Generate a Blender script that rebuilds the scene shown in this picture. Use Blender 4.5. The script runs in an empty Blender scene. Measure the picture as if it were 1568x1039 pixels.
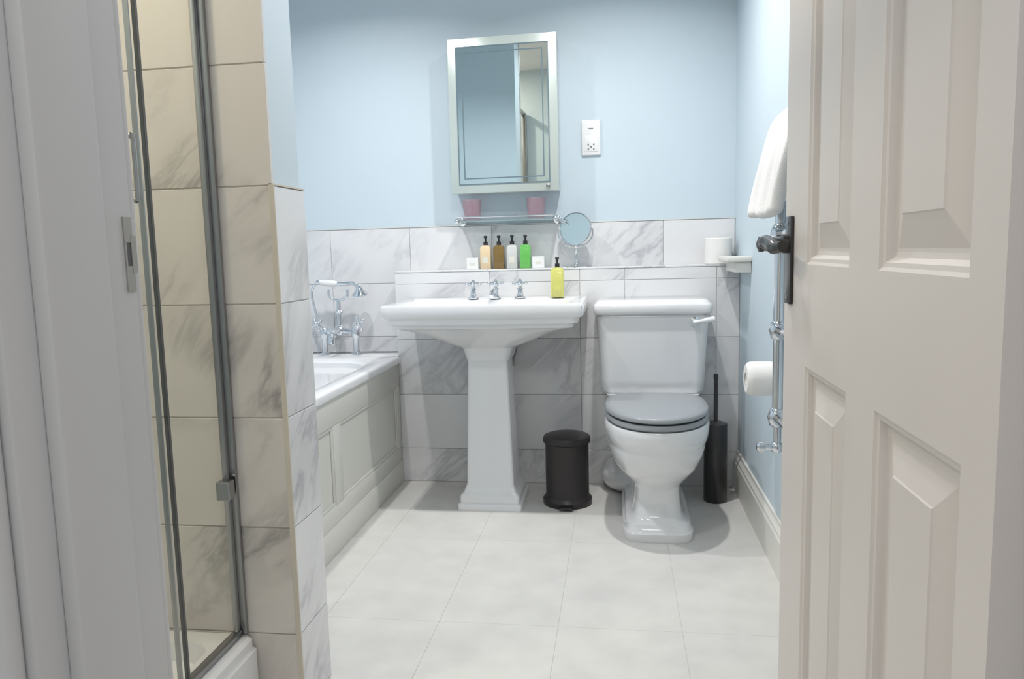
import bpy, bmesh, math, random
from mathutils import Vector, Matrix, Quaternion
random.seed(4)
S=bpy.context.scene
try:
    S.view_settings.view_transform='Standard'; S.view_settings.look='None'; S.view_settings.exposure=.08
except Exception: pass
COL=bpy.context.collection
# ------------------------------------------------------------ materials
def newmat(name):
    m=bpy.data.materials.new(name); m.use_nodes=True
    nt=m.node_tree; b=nt.nodes['Principled BSDF']; return m,nt,b
def L(nt,a,b): nt.links.new(a,b)
def pmat(name,col,rough=.5,metal=0,coat=0,var=.03,scale=6,bump=0,bscale=60,**kw):
    m,nt,b=newmat(name)
    tc=nt.nodes.new('ShaderNodeTexCoord'); n=nt.nodes.new('ShaderNodeTexNoise'); n.inputs['Scale'].default_value=scale; n.inputs['Detail'].default_value=6
    L(nt,tc.outputs['Object'],n.inputs['Vector'])
    r=nt.nodes.new('ShaderNodeValToRGB')
    r.color_ramp.elements[0].position=.3; r.color_ramp.elements[1].position=.7
    r.color_ramp.elements[0].color=[c*(1-var) for c in col]+[1]; r.color_ramp.elements[1].color=[min(1,c*(1+var)) for c in col]+[1]
    L(nt,n.outputs['Fac'],r.inputs['Fac']); L(nt,r.outputs['Color'],b.inputs['Base Color'])
    b.inputs['Roughness'].default_value=rough; b.inputs['Metallic'].default_value=metal; b.inputs['Coat Weight'].default_value=coat
    b.inputs['Coat Roughness'].default_value=.05
    for k,v in kw.items(): b.inputs[k.replace('_',' ')].default_value=v
    if bump:
        n2=nt.nodes.new('ShaderNodeTexNoise'); n2.inputs['Scale'].default_value=bscale; n2.inputs['Detail'].default_value=3
        L(nt,tc.outputs['Object'],n2.inputs['Vector'])
        bp=nt.nodes.new('ShaderNodeBump'); bp.inputs['Strength'].default_value=bump; bp.inputs['Distance'].default_value=.002
        L(nt,n2.outputs['Fac'],bp.inputs['Height']); L(nt,bp.outputs['Normal'],b.inputs['Normal'])
    return m
def marble(name,base,cloud,vein,rough=.22,amt=1.0,vscale=1.0):
    m,nt,b=newmat(name); N=nt.nodes.new
    g=N('ShaderNodeNewGeometry'); sp=N('ShaderNodeSeparateXYZ'); L(nt,g.outputs['Position'],sp.inputs[0])
    ad=N('ShaderNodeMath'); L(nt,sp.outputs[0],ad.inputs[0]); L(nt,sp.outputs[1],ad.inputs[1])
    mu=N('ShaderNodeMath'); mu.operation='MULTIPLY'; mu.inputs[1].default_value=37.; L(nt,g.outputs['Random Per Island'],mu.inputs[0])
    cb=N('ShaderNodeCombineXYZ'); L(nt,ad.outputs[0],cb.inputs[0]); L(nt,sp.outputs[2],cb.inputs[1]); L(nt,mu.outputs[0],cb.inputs[2])
    mp=N('ShaderNodeMapping'); mp.inputs['Rotation'].default_value=(0,0,math.radians(-48)); mp.inputs['Scale'].default_value=(1,1,1)
    L(nt,cb.outputs[0],mp.inputs['Vector'])
    mp2=N('ShaderNodeMapping'); mp2.inputs['Scale'].default_value=(1.1*vscale,3.0*vscale,1); L(nt,mp.outputs[0],mp2.inputs['Vector'])
    n=N('ShaderNodeTexNoise'); n.inputs['Scale'].default_value=1.4; n.inputs['Detail'].default_value=6; n.inputs['Roughness'].default_value=.6; n.inputs['Distortion'].default_value=.7
    L(nt,mp2.outputs[0],n.inputs['Vector'])
    s=N('ShaderNodeMath'); s.operation='SUBTRACT'; s.inputs[1].default_value=.5; L(nt,n.outputs['Fac'],s.inputs[0])
    a=N('ShaderNodeMath'); a.operation='ABSOLUTE'; L(nt,s.outputs[0],a.inputs[0])
    r=N('ShaderNodeValToRGB'); r.color_ramp.elements[0].position=0; r.color_ramp.elements[0].color=(1,1,1,1); r.color_ramp.elements[1].position=.035; r.color_ramp.elements[1].color=(0,0,0,1)
    L(nt,a.outputs[0],r.inputs['Fac'])
    r2=N('ShaderNodeValToRGB'); r2.color_ramp.elements[0].position=0; r2.color_ramp.elements[0].color=(1,1,1,1); r2.color_ramp.elements[1].position=.15; r2.color_ramp.elements[1].color=(0,0,0,1)
    L(nt,a.outputs[0],r2.inputs['Fac'])
    nm=N('ShaderNodeTexNoise'); nm.inputs['Scale'].default_value=2.2; nm.inputs['Detail'].default_value=2; L(nt,cb.outputs[0],nm.inputs['Vector'])
    rm=N('ShaderNodeValToRGB'); rm.color_ramp.elements[0].position=.42; rm.color_ramp.elements[1].position=.60; L(nt,nm.outputs['Fac'],rm.inputs['Fac'])
    def mul(x,y,k=None):
        q=N('ShaderNodeMath'); q.operation='MULTIPLY'; L(nt,x,q.inputs[0])
        if k is None: L(nt,y,q.inputs[1])
        else: q.inputs[1].default_value=k
        return q.outputs[0]
    f1=mul(mul(r2.outputs['Color'],rm.outputs['Color']),None,.66*amt); f2=mul(mul(r.outputs['Color'],rm.outputs['Color']),None,.55*amt)
    x1=N('ShaderNodeMix'); x1.data_type='RGBA'; x1.inputs[6].default_value=(*base,1); x1.inputs[7].default_value=(*cloud,1); L(nt,f1,x1.inputs[0])
    x2=N('ShaderNodeMix'); x2.data_type='RGBA'; x2.inputs[7].default_value=(*vein,1); L(nt,x1.outputs[2],x2.inputs[6]); L(nt,f2,x2.inputs[0])
    L(nt,x2.outputs[2],b.inputs['Base Color']); b.inputs['Roughness'].default_value=rough
    return m
def glass(name,tint=(1,1,1),refl=.04,rough=.02,pw=5,dif=None,df=.35):
    m,nt,b=newmat(name); nt.nodes.remove(b); N=nt.nodes.new; out=[n for n in nt.nodes if n.type=='OUTPUT_MATERIAL'][0]
    t=N('ShaderNodeBsdfTransparent'); t.inputs[0].default_value=(*tint,1); g=N('ShaderNodeBsdfGlossy'); g.inputs['Roughness'].default_value=rough
    lw=N('ShaderNodeLayerWeight'); lw.inputs['Blend'].default_value=.5
    p=N('ShaderNodeMath'); p.operation='POWER'; p.inputs[1].default_value=pw; L(nt,lw.outputs['Facing'],p.inputs[0])
    q=N('ShaderNodeMath'); q.operation='MULTIPLY_ADD'; q.inputs[1].default_value=.6; q.inputs[2].default_value=refl; L(nt,p.outputs[0],q.inputs[0])
    src=t.outputs[0]
    if dif:
        d=N('ShaderNodeBsdfDiffuse'); d.inputs[0].default_value=(*dif,1); m2=N('ShaderNodeMixShader'); m2.inputs[0].default_value=df; L(nt,t.outputs[0],m2.inputs[1]); L(nt,d.outputs[0],m2.inputs[2]); src=m2.outputs[0]
    mx=N('ShaderNodeMixShader'); L(nt,q.outputs[0],mx.inputs[0]); L(nt,src,mx.inputs[1]); L(nt,g.outputs[0],mx.inputs[2]); L(nt,mx.outputs[0],out.inputs[0])
    return m
M={}
M['blue']=pmat('wall_paint_blue',(.59,.685,.75),.7,var=.012,scale=3,bump=.08,bscale=150)
M['marble']=marble('marble_tile_white',(.78,.78,.79),(.58,.58,.60),(.38,.38,.41))
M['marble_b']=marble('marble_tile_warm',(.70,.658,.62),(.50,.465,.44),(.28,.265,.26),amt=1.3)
M['grout']=pmat('grout',(.70,.70,.70),.9)
M['grout_b']=pmat('grout_warm',(.76,.72,.66),.9)
M['trimb']=pmat('tile_trim_strip',(.62,.57,.49),.5)
M['floor']=pmat('floor_tile',(.62,.612,.59),.55,var=.055,scale=9,bump=.1,bscale=40)
M['fgrout']=pmat('floor_grout',(.54,.53,.51),.9)
M['cer']=pmat('ceramic_white',(.80,.805,.82),.12,coat=.6,var=.005)
M['acr']=pmat('bath_acrylic',(.80,.805,.82),.18,coat=.5,var=.005)
M['wood']=pmat('white_gloss_paint',(.67,.635,.615),.45,var=.012,bump=.05,bscale=90)
M['frame']=pmat('door_frame_paint',(.54,.54,.545),.5,var=.012)
M['panelp']=pmat('bath_panel_paint',(.68,.68,.63),.5,var=.01)
M['skirt']=pmat('skirting_paint',(.74,.73,.69),.45,var=.01)
M['ceil']=pmat('ceiling_paint',(.82,.82,.82),.8)
M['hall']=pmat('hall_wall_paint',(.76,.72,.62),.8,var=.01)
M['chrome']=pmat('chrome',(.72,.74,.77),.09,metal=1,var=.01)
M['steel']=pmat('satin_metal',(.36,.365,.37),.28,metal=1,var=.02)
M['strike']=pmat('aged_nickel',(.40,.385,.36),.35,metal=.5,var=.02)
M['seal']=pmat('dark_rubber_seal',(.09,.09,.09),.4)
M['grey']=pmat('toilet_seat_grey',(.31,.33,.35),.35,coat=.2,var=.01)
M['black']=pmat('black_metal',(.020,.019,.020),.35,coat=.2)
M['blackm']=pmat('black_bin_body',(.042,.037,.038),.38,metal=.4)
M['towel']=pmat('white_terry',(.84,.83,.82),.95,var=.02,bump=.8,bscale=350)
M['paper']=pmat('tissue_paper',(.82,.81,.79),.95,var=.02,bump=.3,bscale=200)
M['white']=pmat('white_plastic',(.82,.82,.82),.35,var=.005)
M['mirror']=pmat('mirror_glass',(.76,.84,.83),.01,metal=1,var=.003)
M['mirb']=pmat('mirror_frosted_border',(.60,.665,.63),.25,metal=.3,var=.01)
M['etch']=pmat('mirror_etched_line',(.13,.19,.22),.5)
M['cabside']=pmat('cabinet_side',(.66,.68,.67),.4)
M['cream']=pmat('bottle_cream_liquid',(.78,.62,.40),.25,coat=.5)
M['amber']=pmat('bottle_amber_liquid',(.20,.12,.025),.2,coat=.7)
M['green']=pmat('bottle_green_liquid',(.14,.50,.10),.2,coat=.7)
M['clearb']=pmat('bottle_clear_liquid',(.62,.63,.62),.2,coat=.7)
M['yellow']=pmat('bottle_yellow_liquid',(.64,.63,.17),.2,coat=.7)
M['label']=pmat('bottle_label',(.72,.70,.62),.6)
M['pink']=glass('pink_glass',(.97,.88,.90),.05,dif=(.90,.66,.71),df=.10)
M['glass']=glass('shower_glass',(.96,.975,.96),.03)
M['shelfg']=glass('shelf_glass',(.88,.94,.94),.05,dif=(.6,.72,.72))
M['carpet']=pmat('hall_floor',(.45,.42,.38),.9)
# ------------------------------------------------------------ mesh helpers
def finish(bm,name,mat,parent=None,smooth=None,loc=(0,0,0)):
    me=bpy.data.meshes.new(name); bmesh.ops.recalc_face_normals(bm,faces=bm.faces); bm.to_mesh(me); bm.free()
    if mat is not None: me.materials.append(mat)
    if smooth is not None:
        for p in me.polygons: p.use_smooth=True
        try: me.set_sharp_from_angle(angle=math.radians(smooth))
        except Exception: pass
    o=bpy.data.objects.new(name,me); o.location=loc; COL.objects.link(o)
    if parent: o.parent=parent
    return o
def empty(name,loc=(0,0,0)):
    e=bpy.data.objects.new(name,None); e.location=loc; e.empty_display_size=.1; COL.objects.link(e); return e
def addbox(bm,x0,x1,y0,y1,z0,z1,bev=0,seg=2):
    r=bmesh.ops.create_cube(bm,size=1)
    vs=r['verts']
    for v in vs:
        v.co=Vector((x0+(v.co.x+.5)*(x1-x0),y0+(v.co.y+.5)*(y1-y0),z0+(v.co.z+.5)*(z1-z0)))
    if bev:
        es=list({e for v in vs for e in v.link_edges})
        bmesh.ops.bevel(bm,geom=es,offset=bev,segments=seg,profile=.5,affect='EDGES')
def box(name,x0,x1,y0,y1,z0,z1,mat,parent=None,bev=0,seg=2):
    bm=bmesh.new(); addbox(bm,x0,x1,y0,y1,z0,z1,bev,seg); return finish(bm,name,mat,parent,smooth=40 if bev else None)
def addloft(bm,rings,cap0=True,cap1=True,closed=True):
    R=[[bm.verts.new(p) for p in r] for r in rings]
    n=len(R[0])
    for a,b in zip(R,R[1:]):
        for i in range(n if closed else n-1):
            j=(i+1)%n
            bm.faces.new((a[i],a[j],b[j],b[i]))
    if cap0: bm.faces.new(R[0][::-1])
    if cap1: bm.faces.new(R[-1])
def loft(name,rings,mat,parent=None,cap0=True,cap1=True,smooth=40):
    bm=bmesh.new(); addloft(bm,rings,cap0,cap1); return finish(bm,name,mat,parent,smooth)
def egg(cx,hw,yf,yb,yc,z,ef=2,eb=3.5,N=64):
    o=[]
    for i in range(N):
        t=2*math.pi*i/N; c,s=math.cos(t),math.sin(t)
        if s<0: x=hw*math.copysign(abs(c)**(2/ef),c); y=yc-(yc-yf)*abs(s)**(2/ef)
        else: x=hw*math.copysign(abs(c)**(2/eb),c); y=yc+(yb-yc)*abs(s)**(2/eb)
        o.append((cx+x,y,z))
    return o
def rrect(x0,x1,y0,y1,r,z,k=8):
    o=[]
    for (cx,cy,a) in ((x1-r,y1-r,0),(x0+r,y1-r,90),(x0+r,y0+r,180),(x1-r,y0+r,270)):
        for i in range(k+1):
            t=math.radians(a+90*i/k); o.append((cx+r*math.cos(t),cy+r*math.sin(t),z))
    return o
def addlathe(bm,prof,cx=0,cy=0,cz=0,N=32,M4=None,cap=True):
    rings=[]
    for r,z in prof:
        rg=[]
        for i in range(N):
            t=2*math.pi*i/N; p=Vector((r*math.cos(t),r*math.sin(t),z))
            if M4 is not None: p=M4@p
            rg.append(p+Vector((cx,cy,cz)))
        rings.append(rg)
    addloft(bm,rings,cap,cap)
def lathe(name,prof,loc,mat,parent=None,N=40,M4=None,smooth=35,cap=True):
    bm=bmesh.new(); addlathe(bm,prof,*loc,N=N,M4=M4,cap=cap); return finish(bm,name,mat,parent,smooth)
def addtube(bm,pts,r,N=14,cap=True):
    pts=[Vector(p) for p in pts]; rs=r if isinstance(r,(list,tuple)) else [r]*len(pts)
    rings=[]; up=None
    for i,p in enumerate(pts):
        d=(pts[min(i+1,len(pts)-1)]-pts[max(i-1,0)]).normalized()
        if up is None:
            up=Vector((0,0,1)) if abs(d.z)<.9 else Vector((1,0,0))
        u=(up-d*up.dot(d)).normalized(); w=d.cross(u); up=u
        rings.append([p+rs[i]*(math.cos(2*math.pi*k/N)*u+math.sin(2*math.pi*k/N)*w) for k in range(N)])
    addloft(bm,rings,cap,cap)
def tube(name,pts,r,mat,parent=None,N=14):
    bm=bmesh.new(); addtube(bm,pts,r,N); return finish(bm,name,mat,parent,40)
def smoothpts(pts,n=6):
    P=[Vector(p) for p in pts]; P=[P[0]*2-P[1]]+P+[P[-1]*2-P[-2]]; o=[]
    for i in range(1,len(P)-2):
        for k in range(n):
            t=k/n; a,b,c,d=P[i-1:i+3]
            o.append(.5*((2*b)+(c-a)*t+(2*a-5*b+4*c-d)*t*t+(3*b-a-3*c+d)*t**3))
    o.append(P[-2]); return o
def sphere(bm,c,r,seg=16):
    bmesh.ops.create_uvsphere(bm,u_segments=seg,v_segments=seg//2+2,radius=r,matrix=Matrix.Translation(c))
RX=lambda a:Matrix.Rotation(math.radians(a),3,'X')
RY=lambda a:Matrix.Rotation(math.radians(a),3,'Y')
def tiles(name,axis,plane,thick,us,vs,mat,gap=.0022,bev=.0008):
    bm=bmesh.new(); g=gap/2
    for i in range(len(us)-1):
        for j in range(len(vs)-1):
            a,b,c,d=us[i]+g,us[i+1]-g,vs[j]+g,vs[j+1]-g
            if axis=='y-': addbox(bm,a,b,plane,plane+thick,c,d,bev,1)
            elif axis=='x+': addbox(bm,plane-thick,plane,a,b,c,d,bev,1)
    return finish(bm,name,mat)
# ------------------------------------------------------------ room shell
YB=3.38; YX=3.23; XR=.505; XL=-1.75; HC=2.4; YW0,YW1=.455,.605
box('floor',XL-.1,XR+.1,YW0,YB+.1,-.1,-.0010,M['fgrout'])
bm=bmesh.new(); g=.0007
xs0=[-.17+.335*k for k in range(-6,4)]
edges_y=[.455,.756,1.356,1.956,2.556,3.156,3.38]
for j in range(len(edges_y)-1):
    xe=[XL]+[x for x in xs0 if XL+.05<x<XR-.03]+[XR]
    for i in range(len(xe)-1):
        addbox(bm,xe[i]+g,xe[i+1]-g,edges_y[j]+g*.4,edges_y[j+1]-g*.4,-.004,0)
finish(bm,'floor_tiles',M['floor'])
box('floor_hall',-1.4,1.2,-2.2,YW0,-.1,0,M['carpet'])
box('wall_hall',-1.4,1.2,-2.3,-2.2,0,HC,M['hall'])
box('wall_back',XL-.1,XR+.1,YB,YB+.1,0,HC,M['blue'])
box('wall_right',XR,XR+.1,YW0,YB,0,HC,M['blue'])
box('wall_left',XL-.1,XL,YW0,YB,0,HC,M['blue'])
box('ceiling',XL-.1,XR+.1,YW0,YB+.1,HC,HC+.1,M['ceil'])
XJ0,XJ1=-.415,.325
bm=bmesh.new()
addbox(bm,XL,XJ0-.022,YW0,YW1,0,HC); addbox(bm,XJ1+.022,XR,YW0,YW1,0,HC); addbox(bm,XJ0-.022,XJ1+.022,YW0,YW1,2.03,HC)
finish(bm,'wall_front',M['blue'])
fr=empty('door_frame')
for nm,(a,b) in dict(left=(XJ0-.022,XJ0),right=(XJ1,XJ1+.022)).items():
    box('lining_'+nm,a,b,YW0,YW1,0,2.0,M['frame'],fr,.002)
box('lining_head',XJ0-.022,XJ1+.022,YW0,YW1,2.0,2.028,M['frame'],fr,.002)
box('stop_left',XJ0,XJ0+.014,.484,.553,0,1.99,M['frame'],fr,.003)
box('stop_right',XJ1-.014,XJ1,.484,.553,0,1.99,M['frame'],fr,.003)
box('stop_head',XJ0+.014,XJ1-.014,.484,.553,1.986,2.0,M['frame'],fr,.003)
for nm,(y0,y1) in dict(room=(YW1,YW1+.018),hall=(YW0-.018,YW0)).items():
    box('architrave_left_'+nm,XJ0-.075,XJ0-.006,y0,y1,0,2.07,M['frame'],fr,.006,3)
    box('architrave_right_'+nm,XJ1+.006,XJ1+.075,y0,y1,0,2.07,M['frame'],fr,.006,3)
    box('architrave_head_'+nm,XJ0-.075,XJ1+.075,y0,y1,2.006,2.075,M['frame'],fr,.006,3)
sp=empty('strike_plate',(XJ0,.5975,1.035))
bm=bmesh.new(); addbox(bm,-.001,.0012,-.006,.005,-.032,-.010,.0004); addbox(bm,-.001,.0012,-.006,.005,.010,.032,.0004); addbox(bm,-.001,.0012,-.006,-.004,-.010,.010); addbox(bm,-.001,.0015,.002,.0085,-.016,.016)
finish(bm,'plate',M['strike'],sp); box('latch_hole',-.001,.0008,-.004,.002,-.010,.010,M['seal'],sp)
# partition wall (end of shower)
XP,YP0,YP1=-.71,1.51,1.67
box('wall_partition',XL,XP-.011,YP0+.012,YP1-.002,0,HC,M['blue'])
box('wall_grout_shower',XL+.001,XP-.011,YP0+.0035,YP0+.011,0,HC,M['grout_b'])
box('wall_grout_partition_end',XP-.0105,XP-.003,YP0+.012,YP1-.003,0,1.178,M['grout'])
zr=[.188+.2475*k for k in range(-1,9)]; zr[0]=0; zr.append(HC)
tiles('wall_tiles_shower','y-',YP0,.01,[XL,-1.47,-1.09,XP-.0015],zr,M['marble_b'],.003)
zz=[0]+[.188+.2475*k for k in range(0,5)]
tiles('wall_tiles_partition_end','x+',XP+.0,.0098,[YP0+.003,YP1],zz,M['marble'],.003)
box('wall_grout_shower_left',XL,XL+.005,YW1,YP0,0,HC,M['grout_b'])
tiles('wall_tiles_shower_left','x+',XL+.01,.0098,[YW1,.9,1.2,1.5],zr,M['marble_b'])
box('trim_1',XP-.010,XP+.0015,YP0-.001,YP0+.003,0,1.18,M['trimb'])
box('trim_2',XP-.010,XP+.001,YP0,YP1,1.1785,1.182,M['trimb'])
box('wall_boxing',-.967,XR,YX+.004,YB,0,.9475,M['grout'])
zb=[0,.153,.4005,.648,.895,.945]
tiles('wall_tiles_boxing','y-',YX,.0098,[-.977,-.55,-.16,.03,.41,XR-.001],zb,M['marble'])
box('wall_grout_back',XL,XR-.001,YB-.006,YB-.0005,.58,1.145,M['grout'])
tiles('wall_tiles_back','y-',YB-.01,.0098,[XL,-1.70,-1.32,-.94,-.56,-.18,.20,.503],[.5755,.648,.895,1.145],M['marble'])
bm=bmesh.new(); 
for a,b in ((-.977,-.56),(-.56,-.18),(-.18,.2),(.2,XR-.001)): addbox(bm,a+.001,b-.001,YX-.002,YB-.0105,.945,.9515,.001,1)
finish(bm,'ledge_tiles',M['marble'])
box('trim_3',XL,XR-.001,YB-.012,YB-.002,1.146,1.149,M['skirt'])
box('trim_4',.415,XR-.0005,2.95,YX-.003,.965,.985,M['skirt'],None,.004)
box('trim_5',.445,XR-.0005,2.96,YX-.003,.925,.965,M['skirt'],None,.003)
bm=bmesh.new()
prof=[(XR-.0005,0),(XR-.022,0),(XR-.022,.12),(XR-.018,.128),(XR-.018,.136),(XR-.010,.150),(XR-.008,.162),(XR-.0005,.162)]
addloft(bm,[[(x,yy,z) for x,z in prof] for yy in (YW1,YX-.002)]); finish(bm,'baseboard_right',M['skirt'])
# ------------------------------------------------------------ door
bm=bmesh.new(); X0,X1=.287,.325; Y0,Y1=.607,1.355; Z0,Z1=.006,1.985
ps=[(.666,.885),(.993,1.206)]; zs=[(.21,.84),(.998,1.60),(1.69,1.87)]
for a,b in ((Y0,ps[0][0]),(ps[0][1],ps[1][0]),(ps[1][1],Y1)): addbox(bm,X0,X1,a,b,Z0,Z1)
for a,b in ((Z0,zs[0][0]),(zs[0][1],zs[1][0]),(zs[1][1],zs[2][0]),(zs[2][1],Z1)):
    for c,d in ps: addbox(bm,X0,X1,c,d,a,b)
for c,d in ps:
    for a,b in zs:
        for sgn,xf in ((-1,X0),(1,X1)):
            def rg(inset,depth): 
                x=xf-sgn*depth
                return [(x,c+inset,a+inset),(x,d-inset,a+inset),(x,d-inset,b-inset),(x,c+inset,b-inset)]
            addloft(bm,[rg(0,0),rg(.004,.003),rg(.009,.004),rg(.014,.011),rg(.020,.0125),rg(.024,.0125),rg(.058,.003),rg(.060,.0015)],False,True)
finish(bm,'door_1',M['wood'])
dh=empty('door_handle',(X0,1.312,1.03))
bm=bmesh.new(); addbox(bm,-.006,0,-.02,.02,-.10,.045,.002); finish(bm,'backplate',M['black'],dh,40)
bm=bmesh.new(); addlathe(bm,[(.016,0),(.016,.008),(.010,.012),(.010,.035),(.013,.040),(.013,.046),(.004,.050)],-.006,0,0,M4=RY(-90))
addtube(bm,smoothpts([(-.040,0,0),(-.045,-.02,.003),(-.043,-.05,.0),(-.043,-.085,-.006),(-.036,-.105,-.004)]),[.012]*9+[.011]*9+[.009]*7)
finish(bm,'lever',M['black'],dh,40)
for zc in (.035,-.09):
    bm=bmesh.new(); addlathe(bm,[(.004,0),(.004,.001),(.002,.0018)],-.006,0,zc,N=12,M4=RY(-90)); finish(bm,'screw',M['steel'],dh,40)
# ------------------------------------------------------------ shower enclosure
XG=-.85
tr=empty('shower_tray',(0,0,0))
x0,x1,y0,y1=XL+.012,-.812,YW1+.002,YP0-.002
rings=[rrect(x0,x1,y0,y1,.01,0),rrect(x0,x1,y0,y1,.01,.155),rrect(x0+.004,x1-.008,y0,y1,.012,.160),rrect(x0+.004,x1-.008,y0,y1,.012,.178),rrect(x0+.012,x1-.016,y0+.008,y1-.002,.015,.186),
 rrect(x0+.04,x1-.075,y0+.04,y1-.05,.05,.186),rrect(x0+.055,x1-.09,y0+.055,y1-.065,.05,.150),rrect(x0+.3,x1-.3,y0+.3,y1-.3,.05,.145)]
loft('tray_body',rings,M['acr'],tr)
sc=empty('shower_screen')
zb0,zt0=.19,2.05
box('glass_fixed',XG-.003,XG+.003,1.302,YP0-.02,zb0+.018,zt0,M['glass'],sc)
box('glass_door',XG-.003,XG+.003,.66,1.292,zb0+.018,zt0,M['glass'],sc)
box('seal_far',XG-.004,XG+.004,1.292,1.298,zb0,zt0,M['seal'],sc)
box('wall_profile_outer',XG-.010,XG+.018,YP0-.012,YP0-.001,zb0,zt0+.02,M['steel'],sc,.002)
box('wall_profile_inner',XG-.006,XG+.006,YP0-.026,YP0-.012,zb0,zt0+.02,M['steel'],sc,.002)
box('wall_profile_near',XG-.012,XG+.02,YW1+.02,YW1+.055,zb0,zt0+.02,M['steel'],sc,.002)
box('bottom_rail',XG-.009,XG+.009,YW1+.02,YP0-.014,.1865,zb0+.012,M['steel'],sc,.002)
box('top_rail',XG-.012,XG+.012,YW1+.02,YP0-.014,zt0,zt0+.03,M['steel'],sc,.002)
box('thin_seal',XG-.004,XG+.006,1.268,1.271,zb0,zt0,M['steel'],sc)
bm=bmesh.new(); addbox(bm,XG-.010,XG+.020,1.462,1.49,.510,.552,.003); finish(bm,'pivot_clamp',M['steel'],sc)
bm=bmesh.new(); addtube(bm,smoothpts([(XG+.003,1.235,1.245),(XG+.014,1.235,1.245),(XG+.018,1.235,1.238),(XG+.018,1.235,1.142),(XG+.014,1.235,1.135),(XG+.003,1.235,1.135)]),.0045); finish(bm,'pull_handle',M['steel'],sc,40)
# ------------------------------------------------------------ bath
bt=empty('bathtub')
bx0,bx1,by0,by1=XL+.002,-.965,YP1+.002,YX-.003
rings=[rrect(bx0,bx1,by0,by1,.012,.545),rrect(bx0,bx1,by0,by1,.012,.566),rrect(bx0,bx1-.004,by0,by1,.014,.572),rrect(bx0+.004,bx1-.010,by0,by1,.016,.575),
 rrect(bx0+.06,bx1-.065,by0+.07,by1-.12,.16,.575),rrect(bx0+.07,bx1-.078,by0+.08,by1-.135,.16,.565),rrect(bx0+.09,bx1-.10,by0+.12,by1-.16,.15,.45),rrect(bx0+.12,bx1-.13,by0+.2,by1-.2,.14,.22),rrect(bx0+.17,bx1-.18,by0+.28,by1-.27,.12,.16),rrect(bx0+.3,bx1-.3,by0+.5,by1-.5,.06,.155)]
loft('tub_shell',rings,M['acr'],bt)
box('rear_deck',bx0,-.979,by1,YB-.011,.545,.5748,M['acr'],bt,.003)
px=-.974
bm=bmesh.new()
addbox(bm,px-.02,px-.009,by0,by1,.0,.544)
def rail(a,b,c,d,x=px,t=.012,bv=.0025): addbox(bm,x-t,x,a,b,c,d,bv,2)
yd=[by0,by0+.07,2.42,2.49,by1-.055,by1]
rail(by0,by1,.445,.544); rail(by0,by1,.10,.165)
for a,b in ((yd[0],yd[1]),(yd[2],yd[3]),(yd[4],yd[5])): rail(a,b,.165,.445)
rail(by0,by1,0,.10,px+.004,.016)
for a,b in ((yd[1],yd[2]),(yd[3],yd[4])):
    for (aa,bb,cc,dd) in ((a,b,.433,.445),(a,b,.165,.177),(a,a+.012,.177,.433),(b-.012,b,.177,.433)): addbox(bm,px-.009,px-.003,aa,bb,cc,dd,.002,2)
finish(bm,'bath_panel',M['panelp'],bt,40)
mx=empty('bath_shower_mixer',(-1.265,3.29,.575))
bm=bmesh.new()
for sx in (-.075,.075):
    addlathe(bm,[(.026,0),(.026,.006),(.014,.012),(.013,.07),(.02,.085),(.022,.10),(.018,.118),(.012,.125)],sx,0,0)
    addtube(bm,[(sx,0,.10),(sx*.2,0,.11)],.014)
    c=Vector((sx*1.35,-.03,.145))
    addtube(bm,[(sx,0,.11),c],[.012,.009])
    for a in range(4):
        d=Vector((math.cos(a*math.pi/2+.5)*.8,0.3*math.sin(a),math.sin(a*math.pi/2+.5)))*.03
        addtube(bm,[c,c+d],[.005,.006]); sphere(bm,c+d,.008,10)
    sphere(bm,c,.011,12)
sphere(bm,(0,0,.112),.026)
addtube(bm,smoothpts([(0,0,.11),(0,-.05,.115),(0,-.10,.10),(0,-.115,.06)]),.013)
addtube(bm,[(0,0,.12),(0,0,.25)],[.012,.009])
addlathe(bm,[(.015,0),(.018,.008),(.012,.016)],0,0,.19)
addtube(bm,smoothpts([(-.045,0,.30),(-.04,0,.265),(0,0,.25),(.04,0,.265),(.045,0,.30)]),.006)
addtube(bm,smoothpts([(-.10,0,.335),(-.03,0,.325),(.03,0,.325),(.075,0,.325),(.105,-.01,.305)]),.009)
addlathe(bm,[(.010,0),(.016,.008),(.022,.02),(.034,.032),(.036,.037),(.03,.038)],.105,-.01,.31,M4=RY(180)@RX(-15))
addtube(bm,smoothpts([(-.10,0,.335),(-.13,.01,.28),(-.11,.02,.16),(-.06,.01,.06),(-.02,0,.09)]),.006)
finish(bm,'mixer_body',M['chrome'],mx,40)
tube('handset_grip',[(-.085,0,.334),(-.06,0,.329),(-.02,0,.326),(.0,0,.3255)],[.010,.015,.015,.010],M['white'],mx)
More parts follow.
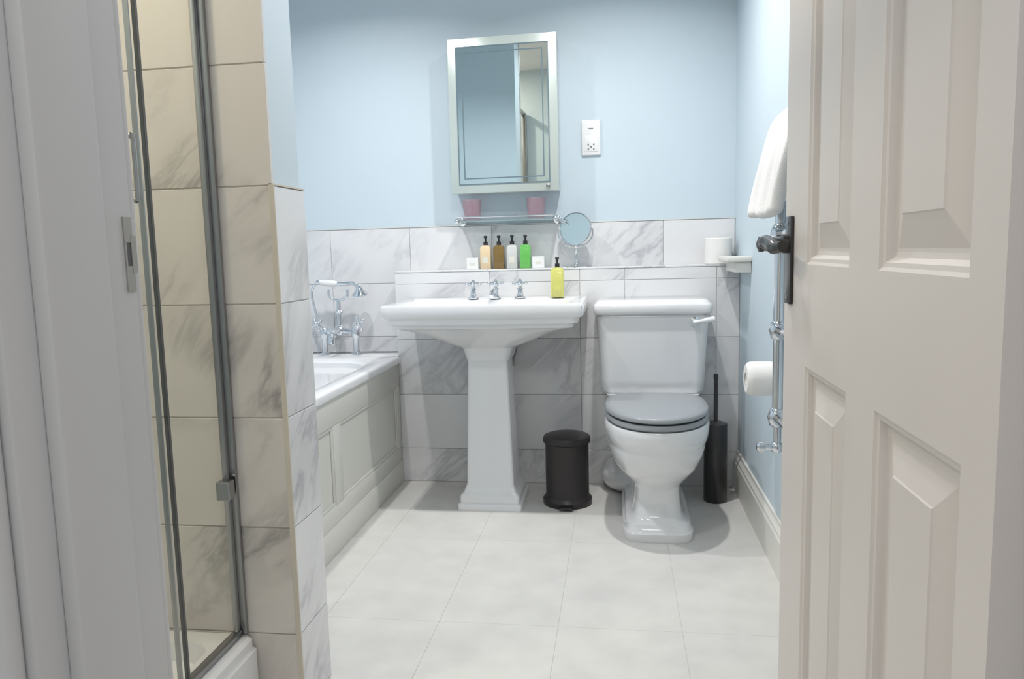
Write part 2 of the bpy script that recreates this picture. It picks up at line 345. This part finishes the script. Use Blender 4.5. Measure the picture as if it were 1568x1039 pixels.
# ------------------------------------------------------------ washbasin
BX=-.515; wb=empty('pedestal_washbasin')
bf,bb=2.76,YX-.002
def br(hw,f0,z,r=.02,b0=bb): return rrect(BX-hw,BX+hw,f0,b0,r,z,10)
rings=[rrect(BX-.085,BX+.085,2.90,3.10,.03,.60,10),rrect(BX-.10,BX+.10,2.885,3.12,.04,.650,10),rrect(BX-.125,BX+.125,2.875,3.13,.06,.658,10),rrect(BX-.18,BX+.18,2.845,3.16,.09,.676,10),rrect(BX-.24,BX+.24,2.82,3.19,.10,.702,10),rrect(BX-.29,BX+.29,2.80,3.21,.09,.722,10),rrect(BX-.325,BX+.325,2.79,bb,.06,.733,10),
 br(.335,2.785,.738,.03),br(.348,2.780,.740,.028),br(.350,2.778,.752,.028),br(.366,2.769,.757,.028),br(.369,2.767,.776,.026),br(.384,2.762,.781,.026),br(.39,2.76,.790,.024),br(.39,2.76,.822,.024),br(.386,2.764,.830,.024),br(.380,2.770,.832,.022),
 rrect(BX-.345,BX+.345,2.81,3.055,.05,.826,10),rrect(BX-.30,BX+.30,2.84,3.04,.09,.812,10),rrect(BX-.24,BX+.24,2.86,3.02,.075,.76,10),rrect(BX-.12,BX+.12,2.90,2.98,.035,.725,10),rrect(BX-.02,BX+.02,2.93,2.95,.008,.722,10)]
loft('basin',rings,M['cer'],wb,smooth=35)
PY=2.985
def sq(h,z,d=None,r=.014): d=d or h; return rrect(BX-h,BX+h,PY-d,PY+d,r,z,6)
rings=[sq(.130,0),sq(.130,.022),sq(.127,.026),sq(.121,.028),sq(.121,.052),sq(.118,.060),sq(.108,.068),sq(.103,.082),sq(.096,.098),sq(.080,.60),sq(.084,.625),sq(.092,.655)]
loft('pedestal',rings,M['cer'],wb,smooth=45)
def crosstap(x,y,z):
    bm=bmesh.new()
    addlathe(bm,[(.024,0),(.024,.005),(.015,.01),(.011,.022),(.011,.034),(.015,.038),(.008,.045),(.008,.058),(.011,.068),(.004,.080)],x,y,z,N=24)
    c=Vector((x,y,z+.062))
    for a in range(4):
        d=Vector((math.cos(a*math.pi/2+.6),math.sin(a*math.pi/2+.6),0))*.030
        addtube(bm,[c,c+d],[.004,.0055]); sphere(bm,c+d,.0078,10)
    return bm
tp=empty('basin_taps')
for x in (-.605,-.405): finish(crosstap(x,3.13,.832),'cross_tap',M['chrome'],tp,40)
bm=crosstap(-.512,3.15,.832); addlathe(bm,[(.025,0),(.025,.006),(.017,.012),(.015,.03),(.010,.042)],-.512,3.125,.832,N=24)
addtube(bm,smoothpts([(-.512,3.12,.85),(-.512,3.09,.862),(-.512,3.055,.860),(-.512,3.03,.845)]),.010); finish(bm,'spout',M['chrome'],tp,40)
tube('waste_pipe',smoothpts([(BX+.07,3.1,.66),(BX+.075,3.14,.62),(BX+.055,3.17,.56),(BX+.05,3.225,.54)]),.016,M['steel'],wb)
# ------------------------------------------------------------ toilet
TX=.137; to=empty('toilet')
cb=YX-.003
def cr(hw,f0,z,r=.03): return rrect(TX-hw,TX+hw,f0,cb,r,z,10)
rings=[cr(.195,3.04,.44,.04),cr(.203,3.03,.455,.04),cr(.206,3.025,.50,.04),cr(.218,3.015,.735,.035),cr(.220,3.013,.755,.03),cr(.213,3.018,.765,.03)]
loft('cistern',rings,M['cer'],to,smooth=50)
rings=[cr(.218,3.012,.764),cr(.230,3.0,.768),cr(.233,2.996,.776),cr(.233,2.996,.800),cr(.229,3.0,.808),cr(.222,3.007,.812),cr(.218,3.012,.819),cr(.205,3.03,.822)]
loft('cistern_lid',rings,M['cer'],to,smooth=50)
def er(hw,yf,yb,z,yc=2.78,eb=3.2,ef=2.1): return egg(TX,hw,yf,yb,yc,z,ef,eb)
rings=[er(.124,2.572,3.12,0,2.82,8,6),er(.126,2.570,3.12,.006,2.82,8,6),er(.126,2.570,3.12,.030,2.82,8,6),er(.118,2.580,3.11,.037,2.82,8,6),er(.114,2.586,3.11,.058,2.82,8,6),er(.098,2.605,3.10,.067,2.82,7,4),er(.091,2.615,3.10,.08,2.82,6,4),
 er(.086,2.625,3.09,.12,2.82,5,4),er(.085,2.63,3.08,.165,2.80,4,3.4),er(.092,2.618,3.08,.185,2.79,3,2.8),er(.122,2.580,3.09,.208,2.78),er(.152,2.545,3.10,.245,2.77),er(.170,2.520,3.12,.29,2.77),er(.177,2.510,3.14,.325,2.77),er(.176,2.508,3.16,.335,2.77),er(.184,2.500,3.18,.345,2.77),er(.188,2.497,3.20,.37,2.77),er(.190,2.495,cb,.40,2.77),er(.186,2.50,cb,.410,2.77),
 er(.14,2.55,2.93,.410,2.76,2.4),er(.13,2.56,2.92,.38,2.76,2.4),er(.09,2.62,2.88,.28,2.76,2.2),er(.03,2.70,2.8,.24,2.75,2)]
loft('bowl',rings,M['cer'],to,smooth=45)
rings=[cr(.15,2.98,.39,.04),cr(.17,2.985,.415,.04),cr(.185,3.0,.442,.04)]
loft('cistern_shelf',rings,M['cer'],to,smooth=50)
tube('soil_bend',smoothpts([(TX+.02,3.0,.085),(TX-.06,3.08,.075),(TX-.14,3.14,.068),(TX-.15,3.225,.066)]),.062,M['cer'],to,28)
rings=[er(.180,2.505,2.985,.412),er(.187,2.497,2.99,.418),er(.187,2.497,2.99,.428),er(.182,2.502,2.988,.434)]
loft('seat_ring',rings,M['grey'],to,smooth=50)
rings=[er(.178,2.508,2.975,.438),er(.187,2.497,2.98,.443),er(.187,2.497,2.98,.453),er(.182,2.503,2.978,.459),er(.165,2.53,2.96,.462),er(.10,2.62,2.9,.464)]
loft('seat_lid',rings,M['grey'],to,smooth=50)
bm=bmesh.new()
for sx in (-.075,.075):
    addtube(bm,[(TX+sx-.02,2.99,.435),(TX+sx+.02,2.99,.435)],.010); addlathe(bm,[(.013,0),(.013,.015),(.008,.03)],TX+sx,2.99,.410)
finish(bm,'seat_hinges',M['chrome'],to,40)
bm=bmesh.new(); addlathe(bm,[(.020,0),(.020,.006),(.010,.010),(.010,.03)],TX+.165,3.018,.735,M4=RX(90)); finish(bm,'lever_boss',M['chrome'],to,40)
tube('flush_lever',smoothpts([(TX+.155,2.988,.733),(TX+.175,2.985,.737),(TX+.20,2.98,.742),(TX+.235,2.978,.748)]),[.009]*6+[.008]*6+[.011]*7,M['cer'],to)
# ------------------------------------------------------------ pedal bin
pb=empty('pedal_bin',(-.210,2.985,0))
lathe('body',[(.098,0),(.100,.004),(.100,.022),(.094,.030),(.090,.034),(.088,.04),(.088,.252),(.090,.254)],(0,0,0),M['blackm'],pb,48)
lathe('lid',[(.092,.255),(.096,.257),(.096,.272),(.092,.280),(.075,.286),(.04,.291),(.005,.293)],(0,0,0),M['blackm'],pb,48)
bm=bmesh.new(); addbox(bm,-.028,.028,-.122,-.09,.006,.016,.004); finish(bm,'pedal',M['black'],pb,40)
bm=bmesh.new(); addbox(bm,-.03,.03,.088,.104,.235,.27,.004); finish(bm,'hinge',M['black'],pb,40)
# ------------------------------------------------------------ brush
tb=empty('toilet_brush',(.386,3.045,0))
lathe('holder',[(.044,0),(.046,.004),(.046,.318),(.044,.322),(.030,.324),(.02,.330),(.008,.332)],(0,0,0),M['black'],tb,40)
lathe('handle',[(.008,.32),(.008,.50),(.0095,.502),(.0095,.518),(.004,.522)],(0,0,0),M['black'],tb,20)
# ------------------------------------------------------------ mirror cabinet (door slightly ajar)
cx0,cx1,cz0,cz1=-.714,-.243,1.281,1.932; cy=3.268
mc=empty('mirror_cabinet',(cx0,cy+.018,0)); W=cx1-cx0
box('carcass',.004,W-.004,.001,YB-.002-cy-.018,cz0+.004,cz1-.004,M['cabside'],mc,.002)
db=box('door_border_glass',0,W,-.018,-.001,cz0,cz1,M['mirb'],mc,.003)
db.rotation_euler=(0,0,math.radians(-1.6))
i=.038
box('mirror_pane',i,W-i,-.0195,-.018,cz0+i,cz1-i,M['mirror'],db)
bm=bmesh.new()
for i,w in ((.036,.005),(.060,.005)):
    a,b,c,d=i,W-i,cz0+i,cz1-i
    for q in ((a,b,c,c+w),(a,b,d-w,d),(a,a+w,c+w,d-w),(b-w,b,c+w,d-w)): addbox(bm,q[0],q[1],-.0205,-.0185,q[2],q[3])
finish(bm,'etched_lines',M['etch'],db)
bm=bmesh.new(); addlathe(bm,[(.008,0),(.008,.006),(.010,.010),(.004,.014)],W-.045,-.018,cz0+.02,M4=RX(90),N=20); finish(bm,'knob',M['steel'],db,40)
# ------------------------------------------------------------ shaver socket
ss=empty('shaver_socket',(-.109,YB,1.51))
box('faceplate',-.041,.041,-.012,-.001,-.075,.075,M['white'],ss,.004,3)
bm=bmesh.new(); addbox(bm,-.030,.030,-.0135,-.011,-.060,.012,.002); finish(bm,'insert',M['white'],ss,40)
bm=bmesh.new()
for x,z in ((-.012,-.03),(.012,-.03),(-.012,-.05),(.012,-.05),(0,-.04)): addbox(bm,x-.003,x+.003,-.0142,-.013,z-.004,z+.004)
addbox(bm,-.010,.010,-.0128,-.011,.035,.040)
finish(bm,'sockets',M['steel'],ss)
# ------------------------------------------------------------ glass shelf
gs=empty('glass_shelf')
bm=bmesh.new(); addbox(bm,-.685,-.265,3.245,YB-.012,1.158,1.166,.001); finish(bm,'glass_plate',M['shelfg'],gs)
bm=bmesh.new()
for x in (-.69,-.26):
    addlathe(bm,[(.018,0),(.018,.01),(.010,.014),(.010,.03)],x,YB-.010,1.162,M4=RX(90),N=20)
    addtube(bm,[(x,YB-.02,1.162),(x,3.245,1.162)],.006); sphere(bm,(x,3.24,1.162),.012)
addtube(bm,[(-.69,3.24,1.178),(-.26,3.24,1.178)],.0035)
for x in (-.69,-.26): addtube(bm,[(x,3.24,1.162),(x,3.24,1.178)],.004)
finish(bm,'brackets',M['chrome'],gs,40)
def tumbler(x):
    e=empty('glass_tumbler',(x,3.31,1.1665))
    N=48; prof=[(.030,0),(.034,.004),(.037,.03),(.040,.06),(.042,.090)]
    bm=bmesh.new(); rings=[]
    for r,z in prof+[(.039,.090),(.037,.06),(.034,.03),(.030,.010)]:
        rings.append([((r*(1+.03*math.cos(12*2*math.pi*k/N)))*math.cos(2*math.pi*k/N),(r*(1+.03*math.cos(12*2*math.pi*k/N)))*math.sin(2*math.pi*k/N),z) for k in range(N)])
    addloft(bm,rings); finish(bm,'cup',M['pink'],e,50)
tumbler(-.634); tumbler(-.350)
# ------------------------------------------------------------ bottles
def bottle(name,x,y,z,mat,w=.048,h=.105,lab=None):
    e=empty(name,(x,y,z)); r=w/2
    rings=[rrect(-r+.002,r-.002,-r+.002,r-.002,.010,0,5),rrect(-r,r,-r,r,.010,.003,5),rrect(-r,r,-r,r,.010,h-.014,5),rrect(-r*.85,r*.85,-r*.85,r*.85,.010,h-.005,5),rrect(-.010,.010,-.010,.010,.0099,h,5)]
    loft('body',rings,mat,e,smooth=40)
    bm=bmesh.new(); addlathe(bm,[(.010,h),(.010,h+.014),(.004,h+.016),(.004,h+.030),(.008,h+.031),(.008,h+.040),(.003,h+.041)],N=20)
    addtube(bm,[(0,0,h+.036),(0,-.022,h+.034)],[.005,.003]); finish(bm,'pump',M['black'],e,40)
    if lab:
        bm=bmesh.new(); addbox(bm,-r*.5,r*.5,-r-.0006,-r+.001,h*.25,h*.5); finish(bm,'label',lab,e)
ZL=.952
bottle('toiletry_bottle',-.576,3.30,ZL,M['cream'],lab=M['label'])
bottle('toiletry_bottle',-.517,3.30,ZL,M['amber'],lab=M['amber'])
bottle('toiletry_bottle',-.458,3.30,ZL,M['clearb'],lab=M['label'])
bottle('toiletry_bottle',-.399,3.30,ZL,M['green'],lab=M['green'])
bottle('soap_dispenser',-.248,3.14,.8325,M['yellow'],.055,.125,lab=M['yellow'])
def soapbox(x):
    e=empty('soap_carton',(x,3.29,ZL))
    bm=bmesh.new(); addbox(bm,-.026,.026,-.012,.012,0,.050,.001); finish(bm,'carton',M['white'],e)
    bm=bmesh.new(); addbox(bm,-.012,.012,-.0125,-.0115,.018,.028); finish(bm,'label',M['label'],e)
soapbox(-.634); soapbox(-.342)
# ------------------------------------------------------------ vanity mirror
vm=empty('magnifying_mirror',(-.178,3.30,ZL))
bm=bmesh.new(); addlathe(bm,[(.046,0),(.046,.004),(.03,.008),(.010,.012),(.006,.02),(.005,.06),(.008,.066),(.005,.072),(.005,.085)])
addtube(bm,smoothpts([(-.074,0,.165),(-.071,0,.13),(-.045,0,.098),(0,0,.085),(.045,0,.098),(.071,0,.13),(.074,0,.165)]),.0035)
finish(bm,'stand',M['chrome'],vm,40)
R4=Matrix.Rotation(math.radians(-14),3,'Z')@RX(84)
bm=bmesh.new(); addlathe(bm,[(.066,-.006),(.071,-.004),(.073,0),(.071,.004),(.067,.005)],0,0,.165,M4=R4,N=48); finish(bm,'rim',M['chrome'],vm,40)
lathe('mirror_disc',[(.066,.0052),(.0655,.0056)],(0,0,.165),M['mirror'],vm,48,M4=R4)
# ------------------------------------------------------------ toilet rolls
tl=empty('toilet_roll',(.425,3.305,ZL))
lathe('roll',[(.022,0),(.053,0),(.056,.003),(.056,.107),(.053,.11),(.022,.11),(.022,.055),(.022,.001)],(0,0,0),M['paper'],tl,48,cap=False)
t2=empty('toilet_roll_holder',(.448,2.45,.605))
lathe('roll',[(.020,-.045),(.044,-.045),(.052,-.038),(.055,-.028),(.055,.028),(.053,.04),(.048,.045),(.020,.045),(.020,0),(.020,-.044)],(0,0,0),M['paper'],t2,48,M4=RY(90)@RX(0),cap=False)
bm=bmesh.new(); addtube(bm,[(-.040,0,.012),(.0565,0,.012)],.0065)
addlathe(bm,[(.018,0),(.018,.004)],.0565,0,.012,M4=RY(-90),N=20); finish(bm,'arm',M['chrome'],t2,40)
# ------------------------------------------------------------ towel radiator
rd=empty('towel_radiator'); rx=.466
bm=bmesh.new()
for yy in (2.27,1.80):
    addtube(bm,[(rx,yy,.50),(rx,yy,1.34)],.0165,18)
    for z in (.52,.78,1.06,1.33):
        addlathe(bm,[(.017,-.028),(.022,-.024),(.026,-.012),(.029,0),(.026,.012),(.022,.024),(.017,.028)],rx,yy,z,N=24)
        addtube(bm,[(rx,yy-.026,z),(rx,yy-.04,z)],.02)if yy>2 else addtube(bm,[(rx,yy+.026,z),(rx,yy+.04,z)],.02)
    for z in (.56,1.28): addtube(bm,[(rx,yy,z),(XR-.001,yy,z)],.010)
    addtube(bm,[(rx,yy,.50),(rx,yy,.43)],.012); sphere(bm,(rx,yy,.43),.02); addtube(bm,[(rx,yy,.43),(XR-.001,yy,.43)],.009)
    addtube(bm,[(rx,yy,.43),(rx-.035,yy,.43)],[.010,.010]); addlathe(bm,[(.012,0),(.017,.004),(.017,.018),(.010,.024)],rx-.035,yy,.43,M4=RY(-90),N=20)
for z in (.52,.78,1.06,1.33): addtube(bm,[(rx,1.80,z),(rx,2.27,z)],.0125,16)
finish(bm,'rails',M['chrome'],rd,40)
def towel(name,z,zf,zk,y0,y1,bulge,thk=.016):
    prof=[]; r=.024; n=12
    for k in range(n+1):
        t=k/n; zz=zf+(z-zf)*t; prof.append((rx-r-bulge*(1-t)**.8,zz))
    for k in range(1,8):
        a=math.pi-math.pi*k/8; prof.append((rx+r*math.cos(a)*.8,z+r*math.sin(a)))
    for k in range(8): prof.append((min(rx+r,XR-.022),z-(z-zk)*k/7))
    bm=bmesh.new(); rings=[]; m=22
    for j in range(m+1):
        v=j/m; y=y0+(y1-y0)*v
        rr=[]
        for i,(x,zz) in enumerate(prof):
            w=(1-i/n) if i<n else 0
            rr.append((x-.006*w*math.sin(v*13+1)-.004*w*math.sin(v*29),y+.012*w*math.sin(i*.5),zz+.004*w*math.sin(v*9)))
        rings.append(rr)
    V=[[bm.verts.new(p) for p in r] for r in rings]
    for a,b in zip(V,V[1:]):
        for i in range(len(a)-1): bm.faces.new((a[i],a[i+1],b[i+1],b[i]))
    o=finish(bm,name,M['towel'],None,180)
    s=o.modifiers.new('s','SOLIDIFY'); s.thickness=thk; s.offset=0
    q=o.modifiers.new('q','SUBSURF'); q.levels=1; q.render_levels=2
    return o
towel('hand_towel',1.352,1.10,1.14,1.9,2.24,.056,.034)
# ------------------------------------------------------------ lights
def area(name,loc,power,size,col=(1,1,1),rot=(0,0,0),spread=180):
    l=bpy.data.lights.new(name,'AREA'); l.shape='DISK'; l.size=size; l.energy=power; l.color=col; l.spread=math.radians(spread)
    o=bpy.data.objects.new(name,l); o.location=loc; o.rotation_euler=rot; COL.objects.link(o); return o
area('downlight_basin',(-1.05,2.60,2.37),9.5,.06,(1,.98,.96),spread=140)
area('downlight_toilet',(-.03,2.58,2.37),11,.06,(1,.98,.96),spread=140)
area('downlight_centre',(-.25,1.6,2.37),7,.15,(1,.98,.96))
area('downlight_shower',(-1.3,1.05,2.37),12,.10,(1,.86,.67))
area('hall_fill_light',(.0,-.5,2.3),9,.8,(1,.98,.97))  # unseen soft fill, added behind the camera to brighten the door
w=bpy.data.worlds.new('world'); S.world=w; w.use_nodes=True
w.node_tree.nodes['Background'].inputs[0].default_value=(.94,.97,1,1); w.node_tree.nodes['Background'].inputs[1].default_value=.62
# ------------------------------------------------------------ camera
f=1150.;th=math.radians(6.74);psi=math.radians(8.09);ph=.0255
fwd=Vector((-math.sin(psi)*math.cos(th),math.cos(psi)*math.cos(th),-math.sin(th)))
right=Vector((math.cos(psi),math.sin(psi),0)); up=right.cross(fwd)
R=(right*math.cos(ph)-up*math.sin(ph)); U=(up*math.cos(ph)+right*math.sin(ph))
mt=Matrix((( R.x,U.x,-fwd.x,0),(R.y,U.y,-fwd.y,0),(R.z,U.z,-fwd.z,1.03),(0,0,0,1)))
cd=bpy.data.cameras.new('camera'); cd.sensor_width=36; cd.lens=36*f/1568; cd.clip_start=.02
co=bpy.data.objects.new('camera',cd); co.matrix_world=mt; COL.objects.link(co); S.camera=co
